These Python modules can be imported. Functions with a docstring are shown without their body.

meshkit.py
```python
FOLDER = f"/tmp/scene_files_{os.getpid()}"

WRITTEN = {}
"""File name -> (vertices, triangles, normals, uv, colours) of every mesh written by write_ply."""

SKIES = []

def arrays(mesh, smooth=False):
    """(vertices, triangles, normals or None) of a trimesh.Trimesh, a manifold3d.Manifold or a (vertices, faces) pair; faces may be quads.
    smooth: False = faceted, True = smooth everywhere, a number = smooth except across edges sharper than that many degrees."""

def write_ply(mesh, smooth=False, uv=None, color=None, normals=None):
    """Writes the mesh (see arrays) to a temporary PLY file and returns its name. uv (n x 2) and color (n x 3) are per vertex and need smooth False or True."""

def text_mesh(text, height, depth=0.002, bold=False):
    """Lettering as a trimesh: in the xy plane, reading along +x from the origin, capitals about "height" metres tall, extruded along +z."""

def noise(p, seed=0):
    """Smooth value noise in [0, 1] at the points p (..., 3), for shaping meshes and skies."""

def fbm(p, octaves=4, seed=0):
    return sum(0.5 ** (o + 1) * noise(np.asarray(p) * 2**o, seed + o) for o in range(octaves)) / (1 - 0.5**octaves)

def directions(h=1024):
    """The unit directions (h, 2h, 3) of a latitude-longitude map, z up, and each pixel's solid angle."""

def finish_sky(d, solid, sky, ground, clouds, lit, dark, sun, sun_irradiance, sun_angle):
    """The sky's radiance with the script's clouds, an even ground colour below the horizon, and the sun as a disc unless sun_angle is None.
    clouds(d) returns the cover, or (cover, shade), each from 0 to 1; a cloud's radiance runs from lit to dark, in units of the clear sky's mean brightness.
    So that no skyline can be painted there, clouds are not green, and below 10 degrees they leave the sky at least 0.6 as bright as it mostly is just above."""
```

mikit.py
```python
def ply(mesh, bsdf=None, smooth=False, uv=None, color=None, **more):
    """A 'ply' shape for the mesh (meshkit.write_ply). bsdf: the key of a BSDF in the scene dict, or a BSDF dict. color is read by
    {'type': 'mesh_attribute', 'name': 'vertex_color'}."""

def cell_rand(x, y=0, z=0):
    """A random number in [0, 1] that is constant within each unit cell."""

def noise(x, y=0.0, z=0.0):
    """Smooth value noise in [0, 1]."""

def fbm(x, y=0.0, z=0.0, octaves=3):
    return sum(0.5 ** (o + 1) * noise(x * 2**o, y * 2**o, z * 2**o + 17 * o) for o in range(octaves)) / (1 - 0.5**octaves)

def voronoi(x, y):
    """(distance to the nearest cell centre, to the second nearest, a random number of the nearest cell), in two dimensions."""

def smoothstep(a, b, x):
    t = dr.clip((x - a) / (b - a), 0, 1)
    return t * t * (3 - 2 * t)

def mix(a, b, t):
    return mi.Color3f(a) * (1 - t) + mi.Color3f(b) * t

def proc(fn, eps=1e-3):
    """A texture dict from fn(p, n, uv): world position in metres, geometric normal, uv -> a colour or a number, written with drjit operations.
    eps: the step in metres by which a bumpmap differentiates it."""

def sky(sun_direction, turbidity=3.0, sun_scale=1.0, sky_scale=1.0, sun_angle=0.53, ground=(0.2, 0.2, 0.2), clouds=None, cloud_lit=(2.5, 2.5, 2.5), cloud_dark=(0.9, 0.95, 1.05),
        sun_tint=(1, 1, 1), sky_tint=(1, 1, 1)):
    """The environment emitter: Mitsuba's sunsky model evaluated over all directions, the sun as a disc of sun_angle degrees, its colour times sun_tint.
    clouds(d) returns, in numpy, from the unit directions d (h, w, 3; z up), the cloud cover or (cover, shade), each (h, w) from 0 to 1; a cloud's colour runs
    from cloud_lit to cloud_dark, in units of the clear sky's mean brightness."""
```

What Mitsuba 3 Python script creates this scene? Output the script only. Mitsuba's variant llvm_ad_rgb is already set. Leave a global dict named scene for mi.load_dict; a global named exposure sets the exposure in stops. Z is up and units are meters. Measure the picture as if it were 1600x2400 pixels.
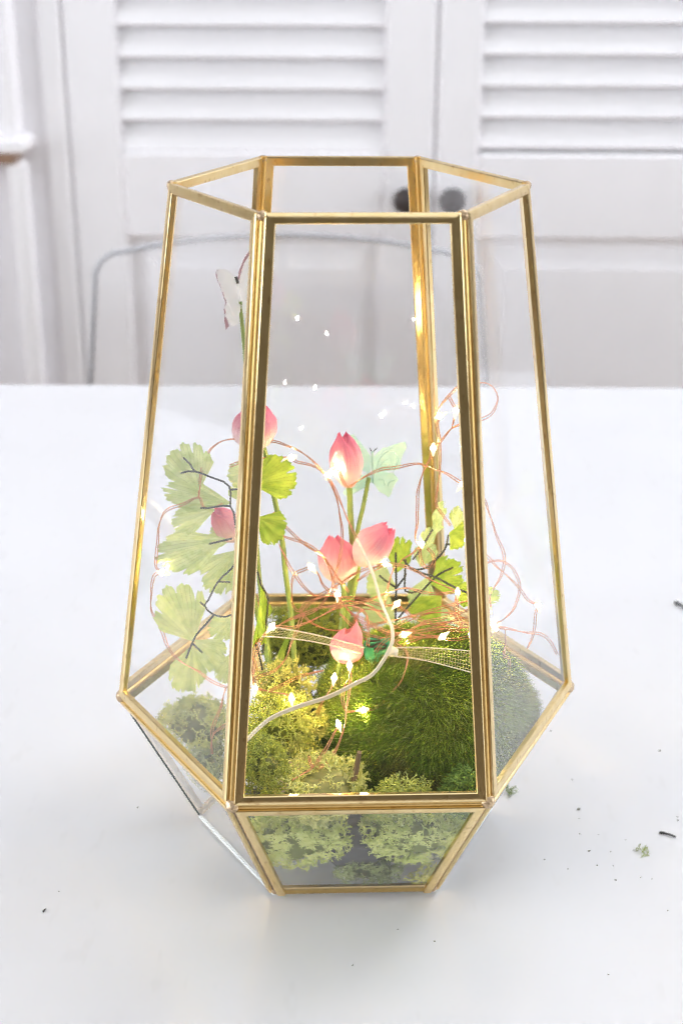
import math
import numpy as np
import trimesh
import drjit as dr
import mitsuba as mi
import mikit
import meshkit
from mikit import proc, fbm, noise, mix, smoothstep
from shapely.geometry import Polygon

T = mi.ScalarTransform4f
scene, labels = {}, {}
rng = np.random.default_rng(7)

# ------------------------------------------------------------------ camera
FOC, CAM, PITCH, ROLL = 3299.5, np.array([0.0, -0.56828, 0.40304]), 0.403935, 0.005215   # focal length in 1600-wide pixels
cp, sp = math.cos(PITCH), math.sin(PITCH)
FWD, UP0, RIGHT0 = np.array([0, cp, -sp]), np.array([0, sp, cp]), np.array([1.0, 0, 0])
UP = -RIGHT0 * math.sin(ROLL) + UP0 * math.cos(ROLL)
scene['camera'] = {
    'type': 'thinlens', 'fov': math.degrees(2 * math.atan(800 / FOC)), 'fov_axis': 'x',
    'to_world': T().look_at(origin=CAM.tolist(), target=(CAM + FWD).tolist(), up=UP.tolist()),
    'aperture_radius': 0.0024, 'focus_distance': 0.597, 'near_clip': 0.02, 'far_clip': 30.0}
exposure = 2.73
K = 0.125

# ------------------------------------------------------------------ light: windows left and far right, added fill panels, dim room
def light(name, pos, target, w, h, rad, weight, label, category):
    scene[name] = {'type': 'rectangle',
                   'to_world': T().look_at(origin=list(pos), target=list(target), up=[0, 0.01, 1]).scale([w / 2, h / 2, 1]),
                   'bsdf': {'type': 'diffuse', 'reflectance': {'type': 'rgb', 'value': [0.5, 0.5, 0.5]}},
                   'emitter': {'type': 'area', 'radiance': {'type': 'rgb', 'value': [c * K for c in rad]}, 'sampling_weight': weight}}
    labels[name] = {'label': label, 'category': category}

def col(c, k): return [x * k for x in c]
DAY = (0.95, 0.985, 1.06)
light('window', (-2.0, -0.5, 0.55), (0, 0.3, 0.1), 2.0, 1.1, col(DAY, 6.0), 4, 'wide bright window beyond the left end of the table', 'window')
light('window_001', (2.1, -0.4, 0.55), (0, 0.3, 0.1), 1.7, 1.1, col(DAY, 5.2), 4, 'wide added light panel beyond the right end of the table', 'window')  # added light panel, brightens the doors from the right
light('window_002', (1.35, 0.95, 1.85), (0, 0.0, 0.05), 0.9, 1.1, col(DAY, 8.6), 5, 'bright tall window high in the far right corner', 'window')
light('window_003', (-0.1, -2.3, 1.42), (0.1, 0.8, 0.1), 2.6, 1.25, col(DAY, 1.2), 4, 'wide added light panel high behind the camera', 'window')  # added panel that lights the doors from the front
light('overhead_fill', (0.1, 0.2, 2.3), (0.1, 0.2, 0), 2.4, 2.4, col((0.97, 0.99, 1.03), 1.1), 3, 'large added fill panel high above the table', 'fill light')  # added overhead emitter for general fill
scene['room_light'] = {'type': 'constant', 'radiance': {'type': 'rgb', 'value': [0.165 * K, 0.145 * K, 0.12 * K]}, 'sampling_weight': 1.5}

# ------------------------------------------------------------------ materials
def rgb(*c): return {'type': 'rgb', 'value': list(c)}
def two(b): return {'type': 'twosided', 'bsdf': b}
VC = {'type': 'mesh_attribute', 'name': 'vertex_color'}

scene['white_lacquer'] = two({'type': 'principled', 'roughness': proc(lambda p, n, uv: 0.14 + 0.12 * fbm(p.x * 20, p.y * 20, 4.0)), 'specular': 0.5,
    'base_color': proc(lambda p, n, uv: mix(mix((0.765, 0.77, 0.785), (0.725, 0.73, 0.745), fbm(p.x * 9 + 3, p.y * 9, p.z * 9)), (0.66, 0.66, 0.66), smoothstep(0.68, 0.9, fbm(p.x * 160, p.y * 60, 2.0)) * 0.25))})
scene['door_paint'] = two({'type': 'principled', 'roughness': 0.42, 'specular': 0.4,
    'base_color': proc(lambda p, n, uv: mix((0.86, 0.85, 0.86), (0.82, 0.81, 0.825), fbm(p.x * 14, p.y * 14, p.z * 5)))})
scene['wall_paint'] = two({'type': 'principled', 'roughness': 0.8, 'base_color': proc(lambda p, n, uv: mix((0.79, 0.78, 0.80), (0.76, 0.75, 0.77), fbm(p.x * 30, p.y * 30, p.z * 30)))})
scene['dark_gap'] = two({'type': 'diffuse', 'reflectance': rgb(0.06, 0.055, 0.05)})
scene['floor_wood'] = two({'type': 'principled', 'roughness': 0.5, 'base_color': proc(lambda p, n, uv: mix((0.34, 0.25, 0.17), (0.24, 0.17, 0.11), fbm(p.x * 40, p.y * 3, 0)))})
scene['dark_knob'] = two({'type': 'principled', 'metallic': 0.7, 'roughness': 0.38, 'base_color': rgb(0.07, 0.06, 0.06)})
scene['brown_wood'] = two({'type': 'principled', 'roughness': 0.5, 'base_color': proc(lambda p, n, uv: mix((0.36, 0.22, 0.14), (0.22, 0.13, 0.08), fbm(p.x * 30, p.y * 200, p.z * 200)))})

def brass_col(p, n, uv):
    a = fbm(p.x * 220, p.y * 220, p.z * 60)
    b = smoothstep(0.6, 0.85, fbm(p.x * 600 + 9, p.y * 600, p.z * 300))
    return mix(mix((0.95, 0.77, 0.44), (0.84, 0.63, 0.28), a), (0.52, 0.32, 0.13), b * 0.55)
scene['brass'] = two({'type': 'bumpmap', 'arbitrary': proc(lambda p, n, uv: 0.00006 * fbm(p.x * 500, p.y * 500, p.z * 120), eps=3e-4), 'scale': 1.0,
    'bsdf': {'type': 'principled', 'metallic': 1.0, 'base_color': proc(brass_col),
             'roughness': proc(lambda p, n, uv: 0.13 + 0.12 * fbm(p.x * 300 + 5, p.y * 300, p.z * 90))}})
scene['brass_shaded'] = two({'type': 'principled', 'metallic': 1.0, 'roughness': 0.3, 'base_color': proc(lambda p, n, uv: mix((0.62, 0.44, 0.18), (0.45, 0.30, 0.11), fbm(p.x * 300, p.y * 300, p.z * 300)))})  # same brass, colour darkened to carry the shade on the base bars
scene['brass_seam'] = two({'type': 'principled', 'metallic': 1.0, 'roughness': 0.42, 'base_color': proc(lambda p, n, uv: mix((0.92, 0.66, 0.27), (0.74, 0.46, 0.15), fbm(p.x * 300, p.y * 300, p.z * 80)))})
scene['solder'] = two({'type': 'principled', 'metallic': 0.9, 'roughness': 0.42, 'base_color': proc(lambda p, n, uv: mix((0.72, 0.55, 0.36), (0.5, 0.35, 0.2), fbm(p.x * 500, p.y * 500, p.z * 500)))})
scene['pane_glass'] = {'type': 'thindielectric', 'int_ior': 1.5}
scene['glass_edge'] = two({'type': 'principled', 'roughness': 0.12, 'specular': 0.7, 'base_color': rgb(0.05, 0.065, 0.05)})
scene['glass_edge_pale'] = two({'type': 'principled', 'roughness': 0.1, 'specular': 0.8, 'base_color': rgb(0.78, 0.82, 0.80)})
scene['acrylic'] = {'type': 'dielectric', 'int_ior': 1.49}
scene['acrylic_edge'] = two({'type': 'principled', 'roughness': 0.15, 'specular': 0.6, 'base_color': rgb(0.52, 0.53, 0.56)})
scene['copper'] = two({'type': 'principled', 'metallic': 1.0, 'roughness': 0.3, 'base_color': proc(lambda p, n, uv: mix((0.88, 0.47, 0.30), (0.68, 0.32, 0.18), fbm(p.x * 300, p.y * 300, p.z * 300)))})
scene['cream_cable'] = two({'type': 'principled', 'roughness': 0.25, 'specular': 0.6, 'base_color': rgb(0.80, 0.74, 0.58)})
scene['organza'] = {'type': 'principledthin', 'roughness': 0.4, 'base_color': rgb(0.84, 0.74, 0.50), 'diff_trans': 0.9}
scene['fibre'] = two({'type': 'principled', 'roughness': 0.55, 'specular': 0.35, 'base_color': VC})
scene['green_stem'] = two({'type': 'principled', 'roughness': 0.5, 'base_color': proc(lambda p, n, uv: mix((0.30, 0.40, 0.10), (0.20, 0.29, 0.07), fbm(p.x * 500, p.y * 500, p.z * 120)))})
scene['black_stem'] = two({'type': 'principled', 'roughness': 0.45, 'base_color': rgb(0.035, 0.04, 0.04)})
scene['stone'] = two({'type': 'principled', 'roughness': 0.7, 'base_color': proc(lambda p, n, uv: mix((0.13, 0.125, 0.13), (0.07, 0.07, 0.075), fbm(p.x * 160, p.y * 160, p.z * 160)))})
scene['stone_cream'] = two({'type': 'principled', 'roughness': 0.6, 'base_color': proc(lambda p, n, uv: mix((0.70, 0.58, 0.42), (0.55, 0.43, 0.29), fbm(p.x * 120, p.y * 120, p.z * 120)))})
scene['bark'] = two({'type': 'principled', 'roughness': 0.8, 'base_color': proc(lambda p, n, uv: mix((0.30, 0.22, 0.13), (0.14, 0.09, 0.05), fbm(p.x * 400, p.y * 400, p.z * 150)))})

def leaf_tex(light_c, dark_c):
    def f(p, n, uv):   # uv: x = angle across the fan, y = distance from the leaf base
        vein = dr.abs(dr.sin(uv.x * 19.0 + 0.8 * noise(uv.x * 6, uv.y * 5)))
        v = smoothstep(0.0, 0.28, vein)
        spot = fbm(p.x * 260, p.y * 260, p.z * 260)
        c = mix(light_c, dark_c, smoothstep(0.35, 0.75, spot) * 0.7)
        c = c * (0.72 + 0.28 * v)
        return mix(c, dark_c, smoothstep(0.84, 1.0, uv.y) * 0.55)
    return proc(f)
scene['leaf_pale'] = {'type': 'principledthin', 'roughness': 0.5, 'diff_trans': 0.9, 'base_color': leaf_tex((0.70, 0.79, 0.38), (0.50, 0.64, 0.22))}
scene['leaf_bright'] = {'type': 'principledthin', 'roughness': 0.5, 'diff_trans': 0.9, 'base_color': leaf_tex((0.50, 0.63, 0.10), (0.28, 0.44, 0.05))}
def petal_tex(p, n, uv):
    st = fbm(uv.x * 26, uv.y * 2.2, 3.0)
    t = smoothstep(0.16, 0.92, uv.y + 0.36 * (st - 0.5))
    c = mix((0.93, 0.76, 0.74), (0.86, 0.29, 0.42), t)
    c = c * (0.90 + 0.10 * smoothstep(0.25, 0.6, fbm(uv.x * 44, uv.y * 1.6, 8.0)))
    return mix(c, (0.70, 0.12, 0.24), smoothstep(0.84, 1.04, uv.y + 0.15 * (st - 0.5)) * 0.5)
scene['petal'] = {'type': 'principledthin', 'roughness': 0.55, 'diff_trans': 0.7, 'base_color': proc(petal_tex)}
scene['petal_rose'] = {'type': 'principledthin', 'roughness': 0.55, 'diff_trans': 0.5,
    'base_color': proc(lambda p, n, uv: mix((0.88, 0.48, 0.50), (0.84, 0.28, 0.38), fbm(uv.x * 18, uv.y * 3, 1.0)))}
scene['white_feather'] = {'type': 'principledthin', 'roughness': 0.6, 'diff_trans': 0.8, 'base_color': rgb(0.96, 0.96, 0.95)}
scene['mauve_edge'] = two({'type': 'principled', 'roughness': 0.6, 'base_color': rgb(0.42, 0.24, 0.27)})
scene['mint_wing'] = {'type': 'principledthin', 'roughness': 0.4, 'diff_trans': 1.0,
    'base_color': proc(lambda p, n, uv: mix((0.80, 0.94, 0.86), (0.62, 0.86, 0.80), fbm(p.x * 150, p.y * 150, p.z * 150)))}
scene['emerald'] = {'type': 'principledthin', 'roughness': 0.15, 'diff_trans': 0.8,
    'base_color': proc(lambda p, n, uv: mix((0.16, 0.62, 0.36), (0.05, 0.34, 0.18), fbm(p.x * 300, p.y * 300, p.z * 300)))}
scene['dark_mark'] = two({'type': 'diffuse', 'reflectance': rgb(0.05, 0.05, 0.04)})

# ------------------------------------------------------------------ helpers
taken = {}
def obj(key, mesh, bsdf, smooth=False, uv=None, color=None, **more):
    """One entry of scene; a key that is taken gets the next three-digit number."""
    if key in labels and key not in scene and '__' not in key: k = key      # the mesh of a thing that thing() has named
    else:
        n = taken.get(key, -1) + 1
        taken[key] = n
        k = key if n == 0 else f'{key}_{n:03d}'
    scene[k] = mikit.ply(mesh, bsdf, smooth, uv, color, **more)
    return k
def thing(key, label, category, group=None, kind=None):
    n = taken.get(key, -1) + 1
    taken[key] = n
    k = key if n == 0 else f'{key}_{n:03d}'
    labels[k] = {'label': label, 'category': category}
    if group: labels[k]['group'] = group
    if kind: labels[k]['kind'] = kind
    return k

def ray(px, py):
    u, v = px - 800, py - 1200
    c, s = math.cos(ROLL), math.sin(ROLL)
    u, v = u * c + v * s, -u * s + v * c
    return np.array([u / FOC, cp - sp * v / FOC, -sp - cp * v / FOC])
def at_y(px, py, y):
    r = ray(px, py); return CAM + r * (y - CAM[1]) / r[1]
def at_z(px, py, z):
    r = ray(px, py); return CAM + r * (z + TABLE - CAM[2]) / r[2]
def fwd_of(p): return float(np.dot(np.asarray(p) - CAM, FWD))

def unit(v): return v / (np.linalg.norm(v, axis=-1, keepdims=True) + 1e-12)
def cbox(x0, x1, y0, y1, z0, z1, c=0.002):
    """A box with chamfered edges."""
    P = []
    for x, sx in ((x0, 1), (x1, -1)):
        for y, sy in ((y0, 1), (y1, -1)):
            for z, sz in ((z0, 1), (z1, -1)):
                P += [(x, y + sy * c, z + sz * c), (x + sx * c, y, z + sz * c), (x + sx * c, y + sy * c, z)]
    return trimesh.convex.convex_hull(np.array(P))
def cat(*m): return trimesh.util.concatenate(list(m))

def smooth_path(P, step):
    """Catmull-Rom through P, resampled evenly."""
    P = np.asarray(P, float)
    if len(P) < 3: Q = np.linspace(P[0], P[-1], 12)
    else:
        E = np.vstack([2 * P[0] - P[1], P, 2 * P[-1] - P[-2]])
        t = np.linspace(0, 1, 10, endpoint=False)[:, None]
        Q = []
        for i in range(1, len(E) - 2):
            a, b, c, d = E[i - 1:i + 3]
            Q.append(0.5 * (2 * b + (c - a) * t + (2 * a - 5 * b + 4 * c - d) * t**2 + (3 * b - a - 3 * c + d) * t**3))
        Q = np.vstack(Q + [P[-1:]])
    s = np.r_[0, np.cumsum(np.linalg.norm(np.diff(Q, axis=0), axis=1))]
    n = max(3, int(s[-1] / step) + 1)
    u = np.linspace(0, s[-1], n)
    return np.stack([np.interp(u, s, Q[:, k]) for k in range(3)], 1)
def frames(Q):
    t = unit(np.gradient(Q, axis=0))
    a = np.zeros_like(Q)
    v = np.cross(t[0], [0.3, 0.5, 0.81]); v /= np.linalg.norm(v)
    for i in range(len(Q)):
        v = v - t[i] * np.dot(v, t[i]); v = v / np.linalg.norm(v)
        a[i] = v
    return t, a, np.cross(t, a)
def tube(Q, r, sides=7, caps=True):
    Q = np.asarray(Q, float); n = len(Q)
    r = np.broadcast_to(np.asarray(r, float), (n,))
    _, a, b = frames(Q)
    th = np.arange(sides) * 2 * np.pi / sides
    V = Q[:, None] + r[:, None, None] * (np.cos(th)[None, :, None] * a[:, None] + np.sin(th)[None, :, None] * b[:, None])
    V = V.reshape(-1, 3)
    F = []
    j = np.arange(sides); k = (j + 1) % sides
    for i in range(n - 1):
        o = i * sides
        F.append(np.stack([o + j, o + k, o + sides + k], 1)); F.append(np.stack([o + j, o + sides + k, o + sides + j], 1))
    if caps:
        V = np.vstack([V, Q[:1], Q[-1:]])
        F.append(np.stack([k, j, np.full(sides, n * sides)], 1))
        o = (n - 1) * sides
        F.append(np.stack([o + j, o + k, np.full(sides, n * sides + 1)], 1))
    return trimesh.Trimesh(V, np.vstack(F), process=False)
def rot_to(d):
    """Rotation taking +z to d."""
    d = np.asarray(d, float) / np.linalg.norm(d)
    a = np.cross([0.31, 0.77, 0.2], d); a /= np.linalg.norm(a)
    return np.stack([a, np.cross(d, a), d], 1)

# ------------------------------------------------------------------ the room behind: wall, floor, louvred cupboard doors, hutch, clear chair
WY = 1.245
obj('wall', cat(cbox(-3.2, -0.366, WY - 0.042, WY + 0.1, -0.76, 2.0), cbox(0.585, 3.2, WY - 0.042, WY + 0.1, -0.76, 2.0), cbox(-0.366, 0.585, WY + 0.04, WY + 0.1, -0.76, 2.0)), 'wall_paint')
labels['wall'] = {'label': 'pale grey wall around the cupboard doors', 'kind': 'structure'}
obj('floor', cbox(-3.2, 3.2, -2.2, 1.5, -0.80, -0.755), 'floor_wood')
labels['floor'] = {'label': 'brown wooden floor below the table', 'kind': 'structure'}

fr = thing('door_frame', 'white door casing strip at the left edge of the louvred doors', 'door frame')
obj(fr + '__casing', cbox(-0.366, -0.338, 1.198, WY, -0.755, 1.3, 0.003), 'door_paint')
obj(fr + '__casing', cbox(0.561, 0.585, 1.196, WY, -0.755, 1.3, 0.003), 'door_paint')
obj(fr + '__head', cbox(-0.338, 0.561, 1.196, WY, 1.27, 1.3, 0.003), 'door_paint')

def louvre_door(x0, x1, lx0, lx1, label, knob_x, zoff):
    d = thing('louvred_door', label, 'door', 'pair of white louvred cupboard doors')
    y0, y1 = 1.2, 1.232
    obj(d + '__stile', cbox(x0, lx0, y0, y1, -0.75, 1.265, 0.004), 'door_paint')
    obj(d + '__stile', cbox(lx1, x1, y0, y1, -0.75, 1.265, 0.004), 'door_paint')
    obj(d + '__rail', cbox(lx0, lx1, y0, y1, 0.022, 0.1285, 0.004), 'door_paint')
    obj(d + '__rail', cbox(lx0, lx1, y0, y1, 1.17, 1.265, 0.004), 'door_paint')
    obj(d + '__rail', cbox(lx0, lx1, y0, y1, -0.75, -0.64, 0.004), 'door_paint')
    # louvre slats: overlapping, their lower edge stands proud
    z = 0.128 + zoff + (0.037 if zoff == 0 else 0.0003)
    k = 0
    while z < 1.2:
        m = cbox(lx0 - 0.001, lx1 + 0.001, -0.003, 0.003, -0.0200, 0.0200, 0.0018)
        m.apply_transform(trimesh.transformations.rotation_matrix(math.radians(-28), [1, 0, 0]))
        m.apply_translation([0, 1.2165, z - 0.0185])
        obj(d + '__slat', m, 'door_paint'); z += 0.0367; k += 1
    obj(d + '__backing', cbox(lx0 - 0.01, lx1 + 0.01, 1.2355, 1.2415, 0.1, 1.2, 0.001), 'dark_gap')
    # sunk lower panel with a bevelled, raised field
    P, b = [], 0.03
    a0, a1, c0, c1 = lx0, lx1, -0.64, 0.022
    for (xx0, xx1, zz0, zz1, yy) in ((a0, a1, c0, c1, y0 + 0.022), (a0 + 0.014, a1 - 0.014, c0 + 0.014, c1 - 0.014, y0 + 0.022), (a0 + 0.04, a1 - 0.04, c0 + 0.04, c1 - 0.04, y0 + 0.007)):
        P += [(xx0, yy, zz0), (xx1, yy, zz0), (xx1, yy, zz1), (xx0, yy, zz1)]
    F = []
    for r in (0, 4):
        for i in range(4): F.append([r + i, r + (i + 1) % 4, r + 4 + (i + 1) % 4, r + 4 + i])
    F.append([8, 9, 10, 11])
    obj(d + '__panel', (np.array(P), np.array(F)), 'door_paint')
    # round knob: a turned profile
    prof = np.array([[0.0001, 0], [0.010, 0], [0.0105, 0.003], [0.0062, 0.006], [0.0058, 0.012], [0.011, 0.0155], [0.0158, 0.020], [0.0165, 0.024], [0.0145, 0.0285], [0.008, 0.031], [0.0001, 0.0317]])
    kn = trimesh.creation.revolve(prof, sections=28)
    kn.apply_transform(trimesh.transformations.rotation_matrix(math.pi / 2, [1, 0, 0]))
    kn.apply_translation([knob_x, y0, 0.0745])
    obj(d + '__knob', kn, 'dark_knob', 40)
louvre_door(-0.336, 0.1118, -0.273, 0.0505, 'white louvred cupboard door on the left, its dark knob at right', 0.0775, 0.0)
louvre_door(0.1138, 0.559, 0.167, 0.499, 'white louvred cupboard door on the right, its dark knob at left', 0.1345, 0.005)

h = thing('white_hutch', 'edge of a white painted hutch at far left with a brown underside', 'hutch')
hy = 1.165
def hx(px, py): return at_y(px, py, hy)
x_r = hx(30, 200)[0]; zl0, zl1 = hx(20, 352)[2], hx(20, 322)[2]
obj(h + '__upright', cbox(x_r - 0.022, x_r, hy - 0.01, hy + 0.05, zl1, 1.1, 0.004), 'door_paint')
obj(h + '__ledge', cbox(x_r - 0.45, x_r + 0.013, hy - 0.025, hy + 0.05, zl0, zl1, 0.003), 'door_paint')
obj(h + '__wood_underside', cbox(x_r - 0.45, x_r - 0.004, hy - 0.018, hy + 0.05, zl0 - 0.013, zl0, 0.001), 'brown_wood')
obj(h + '__back_board', cbox(x_r - 0.45, x_r - 0.022, hy + 0.04, hy + 0.05, zl1, 1.1, 0.001), 'dark_gap')
x_l = hx(62, 640)[0]
obj(h + '__leg', cbox(x_l - 0.010, x_l + 0.010, hy - 0.012, hy + 0.02, -0.755, zl0 - 0.013, 0.004), 'door_paint')
obj(h + '__side_panel', cbox(x_l - 0.45, x_l - 0.016, hy + 0.022, hy + 0.04, -0.755, zl0 - 0.013, 0.002), 'wall_paint')

# clear chair, its rounded back standing up behind the table
ch = thing('clear_chair', 'see-through acrylic chair whose rounded back rises behind the table', 'chair')
W0, W1 = 0.212, 0.198
out = []
for a in np.linspace(0, np.pi / 2, 9): out.append((W1 - 0.03 + 0.03 * math.cos(a), 0.052 + 0.03 * math.sin(a)))
for u in np.linspace(0.9, -0.9, 15)[1:-1]: out.append(((W1 - 0.03) * u / 0.9, 0.082 + 0.018 * (1 - (u / 0.9)**2)))
for a in np.linspace(np.pi / 2, np.pi, 9): out.append((-(W1 - 0.03) + 0.03 * math.cos(a), 0.052 + 0.03 * math.sin(a)))
out += [(-W0, -0.08), (-W0 - 0.008, -0.30), (W0 + 0.008, -0.30), (W0, -0.08)]
oa = np.array(out)
back = trimesh.creation.extrude_polygon(Polygon(oa), 0.005, engine='earcut')
Vb = back.vertices.copy()
back.vertices = np.stack([Vb[:, 0] - 0.057, 0.86 - Vb[:, 2], Vb[:, 1]], 1)
obj(ch + '__backrest', back, 'acrylic')
rim = np.stack([oa[:-3, 0] - 0.057, np.full(len(oa) - 3, 0.8575), oa[:-3, 1]], 1)
rim = np.vstack([[W0 + 0.006 - 0.057, 0.8575, -0.28], [W0 - 0.057, 0.8575, -0.08], rim, [-W0 - 0.057, 0.8575, -0.08], [-W0 - 0.006 - 0.057, 0.8575, -0.28]])
obj(ch + '__rim', tube(smooth_path(rim, 0.006), 0.0026, 8), 'acrylic_edge', True)
obj(ch + '__seat', cbox(-0.27, 0.156, 0.45, 0.845, -0.315, -0.303, 0.003), 'acrylic')
for lx in (-0.25, 0.115):
    for ly in (0.47, 0.81):
        obj(ch + '__leg', cbox(lx, lx + 0.022, ly, ly + 0.022, -0.755, -0.317, 0.003), 'acrylic')

# ------------------------------------------------------------------ table
TABLE = 0.0
t = thing('white_table', 'glossy white table top carrying the glass terrarium', 'table')
obj(t + '__top', cbox(-0.95, 0.95, -0.215, 0.671, -0.030, TABLE, 0.0018), 'white_lacquer')
for lx in (-0.9, 0.85):
    for ly in (-0.19, 0.58):
        obj(t + '__leg', cbox(lx, lx + 0.05, ly, ly + 0.05, -0.755, -0.031, 0.003), 'white_lacquer')

# ------------------------------------------------------------------ terrarium: six-sided, widest at the waist
ZT, ZM, ZB = 0.30377, 0.06955, 0.0026
RT = np.array([[-0.02913, -0.06297], [0.04348, -0.06021], [0.0737, 0.00049], [0.03309, 0.06358], [-0.03559, 0.06271], [-0.06874, -0.00325]])
RM = np.array([[-0.04412, -0.09269], [0.06093, -0.08869], [0.10753, 0.00491], [0.05167, 0.09169], [-0.05359, 0.09037], [-0.10185, -0.00565]])
RB = np.array([[-0.0288, -0.06183], [0.04192, -0.05913], [0.07304, 0.00336], [0.03576, 0.06126], [-0.0347, 0.06037], [-0.0671, -0.00409]])
VT, VM, VB = (np.c_[r, np.full(6, z)] for r, z in ((RT, ZT), (RM, ZM), (RB, ZB)))
CEN = np.array([0.002, 0.0, 0.09])

PLANES = []   # outward normal, offset
def plane_of(a, b, c):
    n = np.cross(b - a, c - a); n /= np.linalg.norm(n)
    if np.dot(n, a - CEN) < 0: n = -n
    return n, float(np.dot(n, a))
for i in range(6):
    j = (i + 1) % 6
    PLANES += [plane_of(VT[i], VT[j], VM[i]), plane_of(VB[i], VB[j], VM[i])]
PLANES += [(np.array([0, 0, -1.0]), -0.0046), (np.array([0, 0, 1.0]), ZT - 0.004)]
PN, PD = np.array([p[0] for p in PLANES]), np.array([p[1] for p in PLANES])
def squash(V, margin=0.002):
    """Presses what would poke through the glass flat against its inside."""
    V = np.array(V, float)
    for _ in range(3):
        for n, d in zip(PN, PD):
            e = V @ n - (d - margin)
            V -= np.where(e > 0, e, 0)[:, None] * n
    return V
def P(px, py, t, margin=0.004):
    """The point inside the glass that lies at the depth t (0 = front pane, 1 = rear pane) along this line of sight."""
    r = ray(px, py)
    lo, hi = 0.0, 9.0
    for n, d in zip(PN, PD):
        a, b = float(np.dot(n, r)), d - margin - float(np.dot(n, CAM))
        if a > 1e-9: hi = min(hi, b / a)
        elif a < -1e-9: lo = max(lo, b / a)
    if lo >= hi:
        k = 0.5 * (lo + hi)
        return CAM + r * k
    return CAM + r * (lo + t * (hi - lo))
def PP(pts, t0, t1=None):
    t1 = t0 if t1 is None else t1
    n = len(pts)
    return np.array([P(x, y, t0 + (t1 - t0) * i / max(1, n - 1)) for i, (x, y) in enumerate(pts)])

te = thing('glass_terrarium', 'six-sided glass terrarium with brass edges, open at the top', 'terrarium')
def quad(*v): return (np.array(v), np.array([[0, 1, 2], [0, 2, 3]]))
TG = te + '__'
for i in range(6):
    j = (i + 1) % 6
    obj(TG + 'upper_pane', quad(VM[i], VM[j], VT[j], VT[i]), 'pane_glass')
for i in range(6):
    j = (i + 1) % 6
    obj(TG + 'lower_pane', quad(VB[i], VB[j], VM[j], VM[i]), 'pane_glass')
obj(TG + 'base_pane', (np.vstack([VB + [0, 0, 0.0008], [[0.002, 0, ZB + 0.0008]]]), np.array([[i, (i + 1) % 6, 6] for i in range(6)])), 'pane_glass')

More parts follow.
